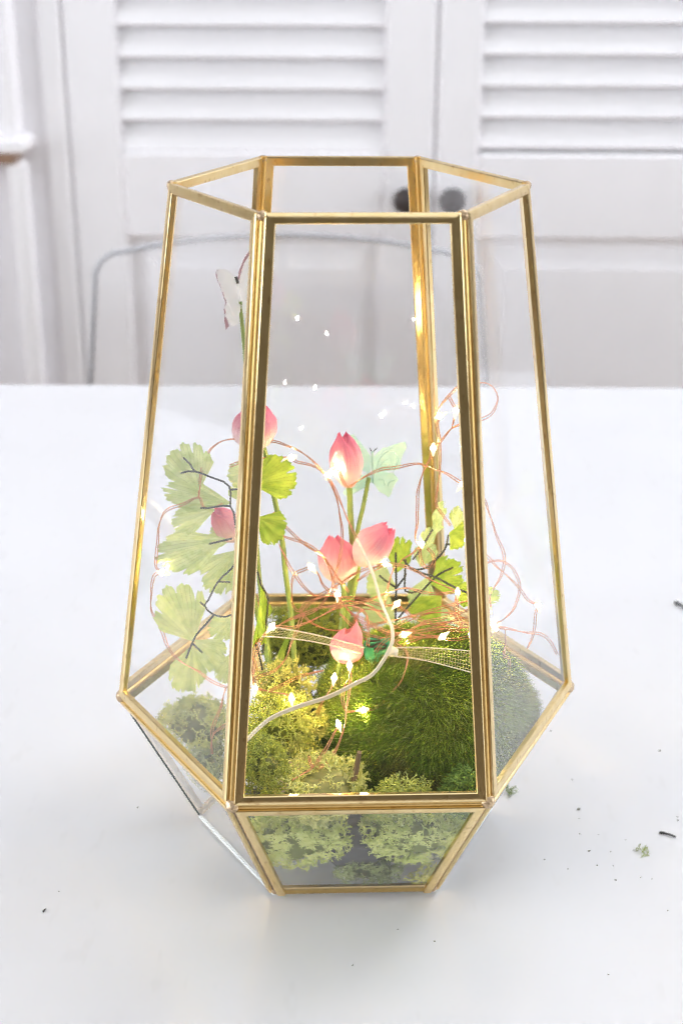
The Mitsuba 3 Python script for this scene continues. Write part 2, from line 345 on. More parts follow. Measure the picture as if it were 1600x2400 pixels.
def pane_strips(poly, offs, width=0.0040, th=0.00135):
    """Brass channels along the edges of one pane: rounded profile, mitred at the corners. offs: gap from each edge, None = no channel."""
    poly = np.asarray(poly, float); n = len(poly)
    N = np.cross(poly[1] - poly[0], poly[2] - poly[0]); N /= np.linalg.norm(N)
    if np.dot(N, poly.mean(0) - CEN) < 0: N = -N
    c = poly.mean(0)
    E = [unit(poly[(i + 1) % n] - poly[i]) for i in range(n)]
    I = []
    for i in range(n):
        v = np.cross(N, E[i]); I.append(v if np.dot(v, c - poly[i]) > 0 else -v)
    def corner(i, da, db):   # lines: edge i-1 moved in by da, edge i moved in by db
        a, b = (i - 1) % n, i
        p0, p1 = poly[a] + I[a] * da, poly[b] + I[b] * db
        M = np.stack([E[a], -E[b], N], 1)
        s = np.linalg.solve(M, p1 - p0)
        return p0 + E[a] * s[0]
    prof = [(0.0, -0.75), (0.10, -1.0), (0.9, -1.0), (1.0, -0.7), (1.0, 0.7), (0.92, 0.96), (0.75, 1.06), (0.5, 1.12), (0.25, 1.06), (0.08, 0.96), (0.0, 0.75)]
    res = []
    for i in range(n):
        if offs[i] is None: res.append(None); continue
        pa, pb = (i - 1) % n, (i + 1) % n
        oa = offs[pa] if offs[pa] is not None else 0.0004
        ob = offs[pb] if offs[pb] is not None else 0.0004
        o = offs[i]
        wa = width if offs[pa] is not None else 0.0
        wb = width if offs[pb] is not None else 0.0
        ends = []
        for (O, In) in ((corner(i, oa, o), corner(i, oa + wa, o + width)), (corner(pb, o, ob), corner(pb, o + width, ob + wb))):
            ends.append(np.array([O + (In - O) * a + N * th * b for a, b in prof]))
        k = len(prof)
        V = np.vstack(ends); F = []
        for q in range(k):
            r = (q + 1) % k
            F += [[q, r, k + r], [q, k + r, k + q]]
        for q in range(1, k - 1): F += [[0, q + 1, q], [k, k + q, k + q + 1]]
        m = trimesh.Trimesh(V, np.array(F), process=False)
        if m.volume < 0: m.invert()
        res.append(m)
    return res
G = 0.0013
up_s, lo_s = [], []
for i in range(6):
    j = (i + 1) % 6
    up_s.append(pane_strips([VM[i], VM[j], VT[j], VT[i]], [G, G, 0.0003, G]))
    # side panes of the foot have bare glass edges at the outer corner and along the base
    if i == 5: offs = [None, G, G, None]
    elif i == 1: offs = [None, None, G, G]
    else: offs = [None, G, G, G]
    lo_s.append(pane_strips([VB[i], VB[j], VM[j], VM[i]], offs, width=0.0036))
def spine(a, b, r=0.0014, inset=0.0013):
    a, b = (x + unit(CEN * [1, 1, 0] + [0, 0, x[2]] - x) * inset for x in (a, b))
    return tube(np.linspace(a, b, 8), r, 8)
def joined(*m):
    m = [x for x in m if x is not None]
    return cat(*m)
for i in range(6): obj(TG + 'rim_bar', up_s[i][2], 'brass', 25)
for i in range(6):
    k = obj(TG + 'corner_post', joined(up_s[i][3], up_s[(i - 1) % 6][1]), 'brass', 25)
    obj(k + '__seam', spine(VM[i], VT[i]), 'brass_seam', True)
for i in range(6):
    k = obj(TG + 'waist_bar', joined(up_s[i][0], lo_s[i][2]), 'brass', 25)
    obj(k + '__seam', spine(VM[i], VM[(i + 1) % 6]), 'brass_seam', True)
for i in range(6):
    k = obj(TG + 'lower_post', joined(lo_s[i][3], lo_s[(i - 1) % 6][1]), 'brass', 25)
    if i not in (2, 5): obj(k + '__seam', spine(VB[i], VM[i], 0.0011), 'brass_seam', True)
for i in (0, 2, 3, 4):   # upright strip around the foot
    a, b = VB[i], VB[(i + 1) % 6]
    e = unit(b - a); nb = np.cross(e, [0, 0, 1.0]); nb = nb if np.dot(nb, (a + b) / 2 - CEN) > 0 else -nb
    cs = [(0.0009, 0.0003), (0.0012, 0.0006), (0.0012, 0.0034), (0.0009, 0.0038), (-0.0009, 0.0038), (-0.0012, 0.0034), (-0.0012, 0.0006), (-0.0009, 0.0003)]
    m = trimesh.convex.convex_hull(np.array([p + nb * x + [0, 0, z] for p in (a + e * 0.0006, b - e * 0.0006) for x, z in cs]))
    obj(TG + 'base_bar', m, 'brass_shaded', 25)
for i in (2, 5):   # bare dark glass edge
    obj(TG + 'glass_edge', tube(np.linspace(VB[i], VM[i], 3), 0.0005, 6), 'glass_edge')
for i in (1, 5):
    a, b = VB[i], VB[(i + 1) % 6]
    obj(TG + 'glass_edge', tube(np.linspace(a, b, 3), 0.0009, 6), 'glass_edge_pale')
for k, (V, r) in enumerate(((VM, 0.0030), (VT, 0.0019), (VB, 0.0020))):
    for i in range(6):
        if k == 2 and i in (2, 5): continue
        m = trimesh.creation.icosphere(3, r)
        v = m.vertices
        m.vertices = v * (0.82 + 0.4 * meshkit.fbm(v * 500 + 10 * i, 3, k)[:, None])
        c = V[i] + unit(CEN - V[i]) * 0.0016
        m.apply_translation(c)
        obj(TG + 'solder_joint', m, 'solder', True)

# ------------------------------------------------------------------ moss
def twig_variants(n, levels, L0, r0, seed):
    g = np.random.default_rng(seed); out = []
    for _ in range(n):
        segs = []
        def grow(p, d, L, r, lev):
            q = p + d * L
            segs.append((p, q, r, r * 0.8))
            if lev == 0: return
            for _ in range(3 if g.random() < 0.35 else 2):
                a = g.uniform(0.45, 1.15); ax = unit(np.cross(d, g.normal(size=3)))
                nd = d * math.cos(a) + np.cross(ax, d) * math.sin(a)
                grow(q, unit(nd), L * g.uniform(0.65, 0.95), r * 0.82, lev - 1)
        grow(np.zeros(3), np.array([0, 0, 1.0]), L0, r0, levels)
        V, F = [], []
        for p, q, ra, rb in segs:
            d = unit(q - p); a = unit(np.cross(d, [0.3, 0.8, 0.52])); b = np.cross(d, a)
            o = len(V)
            for (c, r) in ((p - d * ra * 0.6, ra), (q, rb)):
                for k in range(3):
                    th = 2 * math.pi * k / 3
                    V.append(c + r * (a * math.cos(th) + b * math.sin(th)))
            for k in range(3):
                l = (k + 1) % 3
                F += [[o + k, o + l, o + 3 + l], [o + k, o + 3 + l, o + 3 + k]]
            F.append([o + 3, o + 4, o + 5])
        out.append((np.array(V), np.array(F)))
    return out
TW = twig_variants(8, 4, 0.0024, 0.00040, 3)
TWF = twig_variants(8, 4, 0.0019, 0.00031, 5)

def lumpy(c, rad, g, lumps=5):
    """Centres and radii of overlapping lumps that fill an ellipsoid."""
    L = [(c, np.array(rad) * 0.8)]
    for _ in range(lumps):
        d = unit(g.normal(size=3)); d[2] = abs(d[2]) * 0.8 - 0.1
        L.append((c + d * np.array(rad) * 0.55, np.array(rad) * g.uniform(0.42, 0.58)))
    return L
def rotations(D, g):
    """Rotations taking +z to each row of D with a random spin."""
    a = unit(np.cross(D, unit(g.normal(size=D.shape)))); b = np.cross(D, a)
    return np.stack([a, b, D], 2)
def scatter(variants, Ps, Ds, scale, colors, g):
    """All copies of the twig variants as one mesh with a colour per copy."""
    which = g.integers(0, len(variants), len(Ps)); R = rotations(Ds, g)
    Vs, Fs, Cs, o = [], [], [], 0
    for k, (v, f) in enumerate(variants):
        m = np.nonzero(which == k)[0]
        if not len(m): continue
        W = np.einsum('nij,vj->nvi', R[m], v) * scale[m][:, None, None] + Ps[m][:, None]
        Vs.append(W.reshape(-1, 3)); Cs.append(np.repeat(colors[m], len(v), 0))
        Fs.append((f[None] + (np.arange(len(m)) * len(v))[:, None, None]).reshape(-1, 3) + o)
        o += len(m) * len(v)
    return np.vstack(Vs), np.vstack(Fs), np.vstack(Cs)

def moss_clump(px, py, w, h, t, colA, colB, label, seed, n=420, fine=False, depth=None, lumps=5, key='reindeer_moss', cat_='moss', group='clumps of reindeer moss inside the terrarium'):
    g = np.random.default_rng(seed)
    c = P(px, py, t); s = fwd_of(c) / FOC
    rad = (w * s, (depth or (w + h) / 2) * s, h * s)
    k = thing(key, label, cat_, group)
    L = lumpy(c, rad, g, lumps)
    Ps, Ds, core = [], [], []
    for (lc, lr) in L:
        d = unit(g.normal(size=(n // len(L) + 1, 3)))
        p = lc + d * lr * 0.80
        ok = np.ones(len(p), bool)
        for (oc, orr) in L:
            if oc is lc: continue
            ok &= (((p - oc) / (orr * 0.78))**2).sum(1) > 1
        nd = unit(d / lr * min(lr) + g.normal(size=d.shape) * 0.28)
        Ps.append(p[ok]); Ds.append(nd[ok])
        m = trimesh.creation.icosphere(2); m.vertices = m.vertices * lr * 0.74 + lc; core.append(m)
    Ps, Ds = np.vstack(Ps), np.vstack(Ds)
    mixv = np.clip(meshkit.fbm(Ps * 130, 2, seed) * 1.6 - 0.3 + g.normal(size=len(Ps)) * 0.18, 0, 1)[:, None]
    C = np.array(colA) * (1 - mixv) + np.array(colB) * mixv
    V, F, Cc = scatter(TWF if fine else TW, Ps, Ds, g.uniform(0.75, 1.2, len(Ps)), C, g)
    V = squash(V, 0.0015)
    obj(k + '__tendrils', (V, F), 'fibre', False, None, Cc)
    labels[k + '__tendrils'] = {'kind': 'stuff'}
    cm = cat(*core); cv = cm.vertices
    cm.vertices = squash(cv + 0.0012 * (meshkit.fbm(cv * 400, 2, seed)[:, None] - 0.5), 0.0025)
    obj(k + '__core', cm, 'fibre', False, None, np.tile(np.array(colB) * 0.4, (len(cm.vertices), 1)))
    return c, rad

YEL, LIM, PAL, OLV = (0.74, 0.73, 0.24), (0.52, 0.58, 0.10), (0.70, 0.74, 0.30), (0.30, 0.35, 0.08)
moss_clump(655, 1700, 92, 82, 0.34, YEL, LIM, 'yellow reindeer moss clump lit by bulbs, left of the green moss mound', 11, 620)
moss_clump(462, 1705, 76, 74, 0.50, PAL, (0.36, 0.42, 0.2), 'pale reindeer moss clump behind the left-hand pane', 12, 480, True)
moss_clump(490, 1800, 50, 52, 0.45, PAL, (0.3, 0.36, 0.2), 'small pale moss clump low in the corner behind the left-hand pane', 13, 220, True)
moss_clump(612, 1800, 66, 66, 0.14, LIM, OLV, 'lime green reindeer moss clump beside the front left brass post', 14, 420, True)
moss_clump(752, 1858, 118, 60, 0.16, YEL, PAL, 'pale yellow reindeer moss at the front, rising above the front waist bar', 15, 460)
moss_clump(686, 1964, 110, 102, 0.13, (0.76, 0.80, 0.28), (0.48, 0.57, 0.13), 'large reindeer moss clump low behind the lower front pane, at left', 16, 950)
moss_clump(978, 1954, 110, 82, 0.13, (0.74, 0.80, 0.28), (0.48, 0.59, 0.13), 'flat reindeer moss clump behind the lower front pane, at right', 17, 900)
moss_clump(850, 2036, 78, 44, 0.2, (0.34, 0.40, 0.16), (0.15, 0.19, 0.07), 'dark low moss tuft between the two lower front clumps', 18, 220, True)
moss_clump(940, 1872, 56, 22, 0.14, (0.48, 0.55, 0.20), LIM, 'small reindeer moss sprig just above the front waist bar', 19, 130)
moss_clump(668, 1600, 48, 34, 0.42, YEL, (0.42, 0.42, 0.10), 'wispy yellow moss tuft above the yellow clump', 20, 150)
moss_clump(1000, 2062, 24, 12, 0.2, LIM, YEL, 'tiny loose moss bit lying on the base glass at right', 22, 26, lumps=1)
# rear sheet of short olive moss
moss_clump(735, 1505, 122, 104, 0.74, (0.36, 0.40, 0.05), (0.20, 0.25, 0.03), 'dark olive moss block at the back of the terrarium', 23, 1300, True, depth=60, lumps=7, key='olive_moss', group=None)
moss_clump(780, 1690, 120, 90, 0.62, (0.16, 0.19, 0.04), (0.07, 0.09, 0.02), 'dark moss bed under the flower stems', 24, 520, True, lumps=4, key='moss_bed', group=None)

# the big mound: fine green fibres combed over a rounded body
def smooth01(x):
    x = np.clip(x, 0, 1); return x * x * (3 - 2 * x)
def mound():
    g = np.random.default_rng(31)
    k = thing('moss_mound', 'big rounded mound of fine dark green moss on the right', 'moss')
    c = P(995, 1672, 0.46); s = fwd_of(c) / FOC
    rad = np.array([236 * s, 200 * s, 186 * s])
    def surf(d):
        r = 0.84 + 0.20 * meshkit.fbm(d * 1.9 + 4, 3, 5) + 0.13 * meshkit.fbm(d * 6.5 + 1, 2, 8)
        return c + d * rad * r[:, None]
    body = trimesh.creation.icosphere(4)
    d = unit(np.array(body.vertices))
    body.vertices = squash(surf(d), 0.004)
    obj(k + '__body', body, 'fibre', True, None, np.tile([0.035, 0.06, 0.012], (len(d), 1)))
    n = 130000
    d = unit(g.normal(size=(n * 2, 3)))
    d = d[(d @ unit(CAM - c) > -0.35) | (d[:, 2] > 0.1)][:n]
    p = squash(surf(d), 0.0045)
    nrm = unit(d / rad * rad.mean())
    sw = np.stack([meshkit.fbm(p * 38 + 7 * q, 2, 40 + q) for q in range(3)], 1) - 0.5
    flow = np.cross(nrm, unit(np.array([0.35, -0.5, 0.25]))) * 0.5 + np.array([0.15, -0.1, -0.55]) + sw * 3.2
    flow -= nrm * (flow * nrm).sum(1, keepdims=True)
    dirn = unit(nrm * 0.62 + unit(flow) * 0.62 + g.normal(size=p.shape) * 0.42)
    L = g.uniform(0.0042, 0.0086, len(p))
    w = unit(np.cross(dirn, g.normal(size=p.shape))) * (g.uniform(0.00009, 0.00018, len(p)))[:, None]
    mid = p + dirn * (L * 0.55)[:, None]
    tip = mid + unit(dirn + flow * 0.25 + g.normal(size=p.shape) * 0.2 + [0, 0, -0.1]) * (L * 0.45)[:, None]
    V = np.stack([p - w, p + w, mid - w * 0.8, mid + w * 0.8, tip], 1)
    F = np.array([[0, 1, 3], [0, 3, 2], [2, 3, 4]])
    Fs = (F[None] + (np.arange(len(p)) * 5)[:, None, None]).reshape(-1, 3)
    m = np.clip(meshkit.fbm(p * 45, 3, 9) * 1.8 - 0.45 + g.normal(size=len(p)) * 0.22, 0, 1)[:, None]
    C = np.array([0.13, 0.24, 0.018]) * (1 - m) + np.array([0.33, 0.41, 0.04]) * m
    br = smooth01((meshkit.fbm(p * 70 + 3, 3, 21) - 0.56) / 0.14)[:, None] * 0.7
    C = C * (1 - br) + np.array([0.25, 0.22, 0.06]) * br
    C *= g.lognormal(0, 0.30, len(p))[:, None]
    pale = g.random(len(p)) < 0.09
    C[pale] = np.array([0.56, 0.62, 0.22]) * g.uniform(0.7, 1.1, (pale.sum(), 1))
    obj(k + '__fibres', (squash(V.reshape(-1, 3), 0.0012), Fs), 'fibre', False, None, np.repeat(C, 5, 0))
    labels[k + '__fibres'] = {'kind': 'stuff'}
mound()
moss_clump(1085, 1862, 44, 40, 0.12, (0.22, 0.36, 0.08), (0.12, 0.22, 0.04), 'green moss tuft in the front right corner at the waist', 25, 220, True)

def bed():
    k = thing('moss_bed', 'dark matted moss covering the base glass under everything else', 'moss')
    g = np.random.default_rng(77)
    n = 2000
    r, a = np.sqrt(g.random(n)), g.uniform(0, 2 * np.pi, n)
    c = np.array([0.012, 0.006])
    xy = c + np.stack([r * np.cos(a), r * np.sin(a)], 1) * [0.050, 0.054]
    z = 0.012 + 0.014 * meshkit.fbm(np.c_[xy * 60, xy[:, :1] * 0], 2, 3) - 0.010 * r**4
    d = unit(np.c_[g.normal(size=(n, 2)) * 0.6, np.full(n, 0.8)])
    mv = g.random((n, 1))
    C = np.array([0.13, 0.15, 0.05]) * (1 - mv) + np.array([0.06, 0.07, 0.025]) * mv
    V, F, Cc = scatter(TWF, np.c_[xy, z], d, g.uniform(0.8, 1.3, n), C, g)
    obj(k + '__tendrils', (squash(V, 0.0015), F), 'fibre', False, None, Cc)
    labels[k + '__tendrils'] = {'kind': 'stuff'}
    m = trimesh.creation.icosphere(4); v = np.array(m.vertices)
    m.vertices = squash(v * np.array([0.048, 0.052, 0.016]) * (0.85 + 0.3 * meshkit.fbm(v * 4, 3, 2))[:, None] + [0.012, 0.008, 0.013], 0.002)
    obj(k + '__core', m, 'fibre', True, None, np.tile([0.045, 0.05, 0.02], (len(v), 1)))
bed()

def pebble(key, px, py, w, h, t, bsdf, label, seed):
    c = P(px, py, t); s = fwd_of(c) / FOC
    m = trimesh.creation.icosphere(4)
    v = np.array(m.vertices)
    v = v * (0.85 + 0.35 * meshkit.fbm(v * 1.4 + seed, 3, seed))[:, None]
    m.vertices = squash(v * np.array([w, (w + h) / 2, h]) * s + c, 0.003)
    k = thing(key, label, 'stone')
    obj(k, m, bsdf, True)
pebble('cream_stone', 718, 1822, 74, 40, 0.30, 'stone_cream', 'cream stone showing between the yellow moss clumps', 3)
pebble('grey_stone', 822, 1955, 84, 72, 0.36, 'stone', 'grey stone low in the middle between the two front moss clumps', 4)
pebble('grey_stone', 590, 1900, 60, 50, 0.4, 'stone', 'grey stone low at left behind the lower front pane', 6)
pebble('grey_stone', 1010, 1880, 110, 60, 0.5, 'stone', 'grey stone under the green moss mound', 8)

tw = thing('bark_twig', 'short brown twig standing in front of the green mound', 'twig')
q = smooth_path(PP([(842, 1763), (838, 1785), (829, 1830)], 0.10, 0.14), 0.002)
obj(tw, tube(q, np.linspace(0.0010, 0.0014, len(q)), 7), 'bark', 40)

# ------------------------------------------------------------------ flowers
def stem(key, pts, t0, t1, r0, r1, bsdf='green_stem'):
    q = smooth_path(PP(pts, t0, t1), 0.003)
    n = len(q)
    q = q + 0.0003 * (np.stack([meshkit.fbm(q * 120 + 5 * k, 2, k) for k in range(3)], 1) - 0.5)
    return obj(key, tube(squash(q, 0.002), np.linspace(r0, r1, n), 8), bsdf, True)

def bud(key, base_px, tip_px, width, t, label, petals, seed, mat='petal', ttip=None, flare=0.0):
    """A closed rosebud: overlapping curved petals about its axis."""
    g = np.random.default_rng(seed)
    a, b = P(*base_px, t), P(*tip_px, t if ttip is None else ttip)
    L = np.linalg.norm(b - a); R = rot_to(b - a); s = fwd_of(a) / FOC
    W = width * s / 2
    to_cam = unit(CAM - a)
    phi0 = math.atan2(np.dot(to_cam, R[:, 1]), np.dot(to_cam, R[:, 0]))
    k = thing(key, label, 'flower', 'pink rosebuds inside the terrarium')
    ns, nf = 22, 19
    for i, (dphi, half, reach, swell) in enumerate(petals):
        S, U = np.meshgrid(np.linspace(0, 1, ns), np.linspace(-1, 1, nf), indexing='ij')
        prof = np.sin(np.pi * np.clip(S * 0.90 + 0.035, 0, 1))**0.72 * (1 - 0.34 * S)
        wid = half * np.clip(1 - np.maximum(0, (S - 0.62) / 0.38)**2.2, 0, 1)**0.5
        ph = phi0 + dphi + U * wid + 0.15 * S
        edge = 1 - 0.10 * np.abs(U)**3 * S
        rad = W * 1.02 * prof * swell * (1 + flare * S**3) * (1 + 0.06 * U)
        rad = rad * (1 + 0.035 * np.sin(U * 7 + i) * S) + 0.00022 * i
        z = L * S * reach * edge
        pts = np.stack([rad * np.cos(ph), rad * np.sin(ph), z], -1).reshape(-1, 3)
        pts = pts + 0.0011 * (np.stack([meshkit.fbm(pts * 260 + 3 * q + i, 2, seed + q) for q in range(3)], 1) - 0.5)
        V = a + pts @ R.T
        idx = np.arange(ns * nf).reshape(ns, nf)
        F = np.stack([idx[:-1, :-1], idx[1:, :-1], idx[1:, 1:], idx[:-1, 1:]], -1).reshape(-1, 4)
        obj(k + '__petal', (squash(V, 0.002), F), mat, True, np.stack([(U * half + dphi).ravel(), (S * reach).ravel()], 1))
    return k, a, R, W, L
P3 = [(2.2, 1.7, 0.97, 0.86), (-2.0, 1.6, 0.98, 0.90), (1.0, 1.35, 0.95, 0.97), (-0.75, 1.25, 1.0, 1.03)]
k1, *_ = bud('rosebud', (588, 1052), (604, 938), 112, 0.46, 'pink rosebud behind the front left brass post, highest of the buds', [(2.2, 1.6, 0.93, 0.9), (-2.2, 1.5, 0.95, 0.92), (-1.0, 1.15, 0.94, 1.06), (0.75, 1.2, 1.0, 1.0)], 1)
stem(k1 + '__stem', [(614, 1035), (628, 1090), (644, 1171), (660, 1260), (671, 1362), (682, 1438), (691, 1560), (700, 1640)], 0.46, 0.50, 0.0011, 0.0013)
k2, *_ = bud('rosebud', (818, 1138), (803, 1008), 88, 0.52, 'tall pink rosebud with a white base, in front of the mint butterfly', P3, 2)
stem(k2 + '__stem', [(818, 1134), (822, 1219), (826, 1290), (824, 1378), (806, 1480), (778, 1600), (752, 1700)], 0.52, 0.52, 0.0013, 0.0015)
k3, *_ = bud('rosebud', (800, 1362), (782, 1248), 106, 0.50, 'round pink rosebud at left of the touching pair in the middle', [(2.2, 1.7, 0.92, 0.88), (-2.2, 1.6, 0.95, 0.9), (0.95, 1.25, 0.9, 1.0), (-0.5, 1.35, 1.0, 1.04)], 3)
stem(k3 + '__stem', [(800, 1358), (806, 1390), (800, 1470), (776, 1580), (750, 1690)], 0.50, 0.53, 0.0012, 0.0014)
k4, *_ = bud('rosebud', (838, 1318), (918, 1228), 96, 0.46, 'pale pink rosebud leaning right in the touching pair in the middle', [(2.2, 1.7, 0.95, 0.86), (-2.0, 1.6, 0.97, 0.9), (1.1, 1.25, 0.98, 1.0), (-0.45, 1.35, 0.98, 1.03)], 4)
stem(k4 + '__stem', [(842, 1315), (836, 1350), (822, 1410), (798, 1520), (765, 1640)], 0.48, 0.54, 0.0012, 0.0014)
k5, *_ = bud('rosebud', (800, 1552), (826, 1452), 84, 0.34, 'small crumpled pink rosebud lowest of all, beside the ribbon', [(2.2, 1.5, 0.9, 0.8), (-1.2, 1.3, 0.8, 1.0), (0.8, 0.9, 1.05, 0.85), (0.1, 1.1, 0.78, 1.1)], 5, 'petal_rose', flare=0.25)
stem(k5 + '__stem', [(796, 1550), (790, 1590), (775, 1660), (755, 1720)], 0.36, 0.42, 0.0010, 0.0013)
k6, *_ = bud('rosebud', (560, 1262), (500, 1190), 74, 0.55, 'pale pink rosebud half hidden behind the left fern leaves', P3, 6)
stem(k6 + '__stem', [(560, 1262), (580, 1340), (610, 1470), (640, 1600)], 0.55, 0.5, 0.0011, 0.0013)
gl = thing('grass_blade', 'broad green grass-like blade low behind the left bulbs', 'leaf')
q = smooth_path(PP([(640, 1640), (648, 1570), (672, 1500), (690, 1470)], 0.5, 0.55), 0.003)
wv = np.linspace(1, 0.1, len(q))[:, None] * 0.0038
Vg = np.vstack([q - RIGHT0 * wv, q + [0, -0.0012, 0], q + RIGHT0 * wv]); m_ = len(q)
Fg = np.array([[a * m_ + i, a * m_ + i + 1, (a + 1) * m_ + i + 1, (a + 1) * m_ + i] for a in (0, 1) for i in range(m_ - 1)])
obj(gl, (Vg, Fg), 'leaf_bright', True, np.stack([np.repeat([0, .2, .4], m_), np.tile(np.linspace(0, .8, m_), 3)], 1))

# ------------------------------------------------------------------ maidenhair fern sprigs
def leaflet(key, base, tip, width, t, mat, seed, tt=None, turn=0.0, cup=0.12, lobes=None):
    """A fan-shaped leaflet: narrow base, wide outer edge cut into rounded lobes."""
    g = np.random.default_rng(seed)
    a, b = P(*base, t), P(*tip, t if tt is None else tt)
    ax = b - a; L = np.linalg.norm(ax); ax /= L
    view = unit(CAM - a)
    side = unit(np.cross(ax, view)); nor = np.cross(side, ax)
    side, nor = side * math.cos(turn) + nor * math.sin(turn), nor * math.cos(turn) - side * math.sin(turn)
    W = width * fwd_of(a) / FOC
    half = 1.28
    nth, nr = 66, 13
    th = np.linspace(-half, half, nth)
    lobes = lobes or int(g.integers(4, 6))
    ph = g.uniform(-0.3, 0.3)
    cut = np.zeros(nth)
    for k in range(1, lobes):
        c0 = -half + 2 * half * k / lobes + g.uniform(-0.1, 0.1)
        cut = np.maximum(cut, g.uniform(0.08, 0.26) * np.exp(-((th - c0) / 0.036)**2))
    rim = 1 - 0.05 * (th / half)**2 - 0.10 * np.maximum(0, np.abs(th) / half - 0.8) / 0.2
    rim = rim + 0.035 * np.abs(np.cos(th / (2 * half) * lobes * np.pi + ph)) + 0.022 * np.sin(th * 31 + ph * 9) + 0.012 * np.sin(th * 57 + seed) - cut
    rr = np.linspace(0, 1, nr)**0.9
    Rr, Th = np.meshgrid(rr, np.arange(nth), indexing='ij')
    q = Rr * rim[Th]
    X = q * np.sin(th[Th]); Y = q * np.cos(th[Th])
    kx = W / (2 * math.sin(half)) * 1.08
    Y2 = (q * (0.30 + 0.70 * np.cos(th[Th] * 0.95))) * L
    X2 = X * kx
    Zc = L * (cup * (X**2 - 0.25 * q) + 0.03 * np.sin(th[Th] * 8 + ph) * q + 0.26 * (meshkit.fbm(np.stack([X * 2 + seed, Y * 2, X * 0], -1), 2, seed) - 0.5) * q)
    V = a + X2[..., None] * side + Y2[..., None] * ax + Zc[..., None] * nor
    idx = np.arange(nr * nth).reshape(nr, nth)
    F = np.stack([idx[:-1, :-1], idx[1:, :-1], idx[1:, 1:], idx[:-1, 1:]], -1).reshape(-1, 4)
    obj(key, (squash(V.reshape(-1, 3), 0.0018), F), mat, True, np.stack([th[Th].ravel(), Rr.ravel()], 1))

fl = thing('fern_sprig', 'pale green fern sprig with fan leaves behind the left panes', 'fern', 'fern sprigs inside the terrarium')
for pts, t0, t1 in [([(395, 1118), (425, 1108), (456, 1104), (500, 1120), (530, 1132), (541, 1150), (540, 1187), (548, 1200)], .40, .42),
                    ([(456, 1104), (444, 1085), (430, 1072)], .40, .39), ([(541, 1148), (562, 1146), (585, 1142), (620, 1120), (640, 1106)], .42, .36),
                    ([(541, 1186), (520, 1185), (480, 1192), (470, 1190)], .42, .40),
                    ([(548, 1200), (556, 1262), (552, 1320), (511, 1363), (486, 1412), (479, 1422), (502, 1441), (530, 1446), (545, 1440)], .44, .44),
                    ([(502, 1441), (476, 1470), (464, 1483), (451, 1508), (436, 1544)], .44, .42), ([(451, 1508), (464, 1520), (475, 1530)], .43, .44),
                    ([(479, 1420), (470, 1412)], .44, .43), ([(545, 1262), (520, 1268), (490, 1275)], .43, .40), ([(511, 1363), (540, 1365)], .44, .46),
                    ([(545, 1440), (580, 1470), (606, 1530), (620, 1600)], .44, .48),
                    ([(604, 1340), (612, 1372), (625, 1392), (628, 1420), (622, 1470), (616, 1530)], .30, .34)]:
    stem(fl + '__stalk', pts, t0, t1, 0.00045, 0.0004, 'black_stem')
for i, (b, tp, w, t0, turn, mat) in enumerate([
        ((468, 1150), (426, 1046), 122, .38, 0.25, 'leaf_pale'), ((590, 1136), (690, 1104), 112, .30, -0.2, 'leaf_bright'),
        ((602, 1108), (536, 1112), 74, .50, 0.3, 'leaf_pale'), ((545, 1180), (386, 1150), 76, .40, 0.3, 'leaf_pale'),
        ((505, 1194), (404, 1226), 78, .38, -0.3, 'leaf_pale'), ((603, 1212), (664, 1256), 92, .30, 0.35, 'leaf_bright'),
        ((530, 1262), (372, 1314), 112, .40, 0.2, 'leaf_pale'), ((558, 1288), (488, 1382), 100, .50, -0.2, 'leaf_pale'),
        ((560, 1250), (492, 1246), 74, .52, 0.3, 'leaf_pale'), ((456, 1505), (398, 1380), 132, .42, -0.25, 'leaf_pale'),
        ((508, 1372), (568, 1330), 84, .50, 0.2, 'leaf_pale'), ((452, 1512), (428, 1622), 96, .40, 0.3, 'leaf_pale'),
        ((458, 1500), (516, 1560), 96, .46, -0.3, 'leaf_pale'), ((548, 1442), (498, 1494), 66, .56, 0.2, 'leaf_pale'),
        ((545, 1530), (520, 1600), 66, .56, 0.5, 'leaf_pale'), ((613, 1356), (608, 1522), 58, .28, 1.15, 'leaf_bright'),
        ((570, 1180), (560, 1130), 60, .5, 0.2, 'leaf_pale')]):
    leaflet(fl + '__leaflet', b, tp, w, t0 + 0.035, mat, 100 + i, turn=turn)

frn = thing('fern_sprig', 'yellow-green fern sprig with black stalks behind the right brass post', 'fern', 'fern sprigs inside the terrarium')
for pts, t0, t1 in [([(930, 1500), (926, 1461), (976, 1400), (1007, 1366), (1030, 1345), (1060, 1330)], .66, .66),
                    ([(944, 1310), (967, 1334), (1000, 1330), (1028, 1305), (1044, 1282), (1050, 1254)], .64, .66),
                    ([(1044, 1276), (1058, 1276)], .66, .66), ([(967, 1334), (990, 1344), (1022, 1354), (1069, 1378), (1110, 1395)], .64, .6),
                    ([(951, 1312), (949, 1345), (951, 1388), (980, 1386)], .62, .62), ([(967, 1312), (985, 1288), (1014, 1240)], .64, .68),
                    ([(927, 1295), (928, 1378), (926, 1461), (922, 1560)], .68, .66), ([(928, 1378), (905, 1362), (888, 1348)], .68, .68), ([(928, 1378), (948, 1352), (951, 1345)], .68, .66)]:
    stem(frn + '__stalk', pts, t0, t1, 0.0005, 0.00045, 'black_stem')
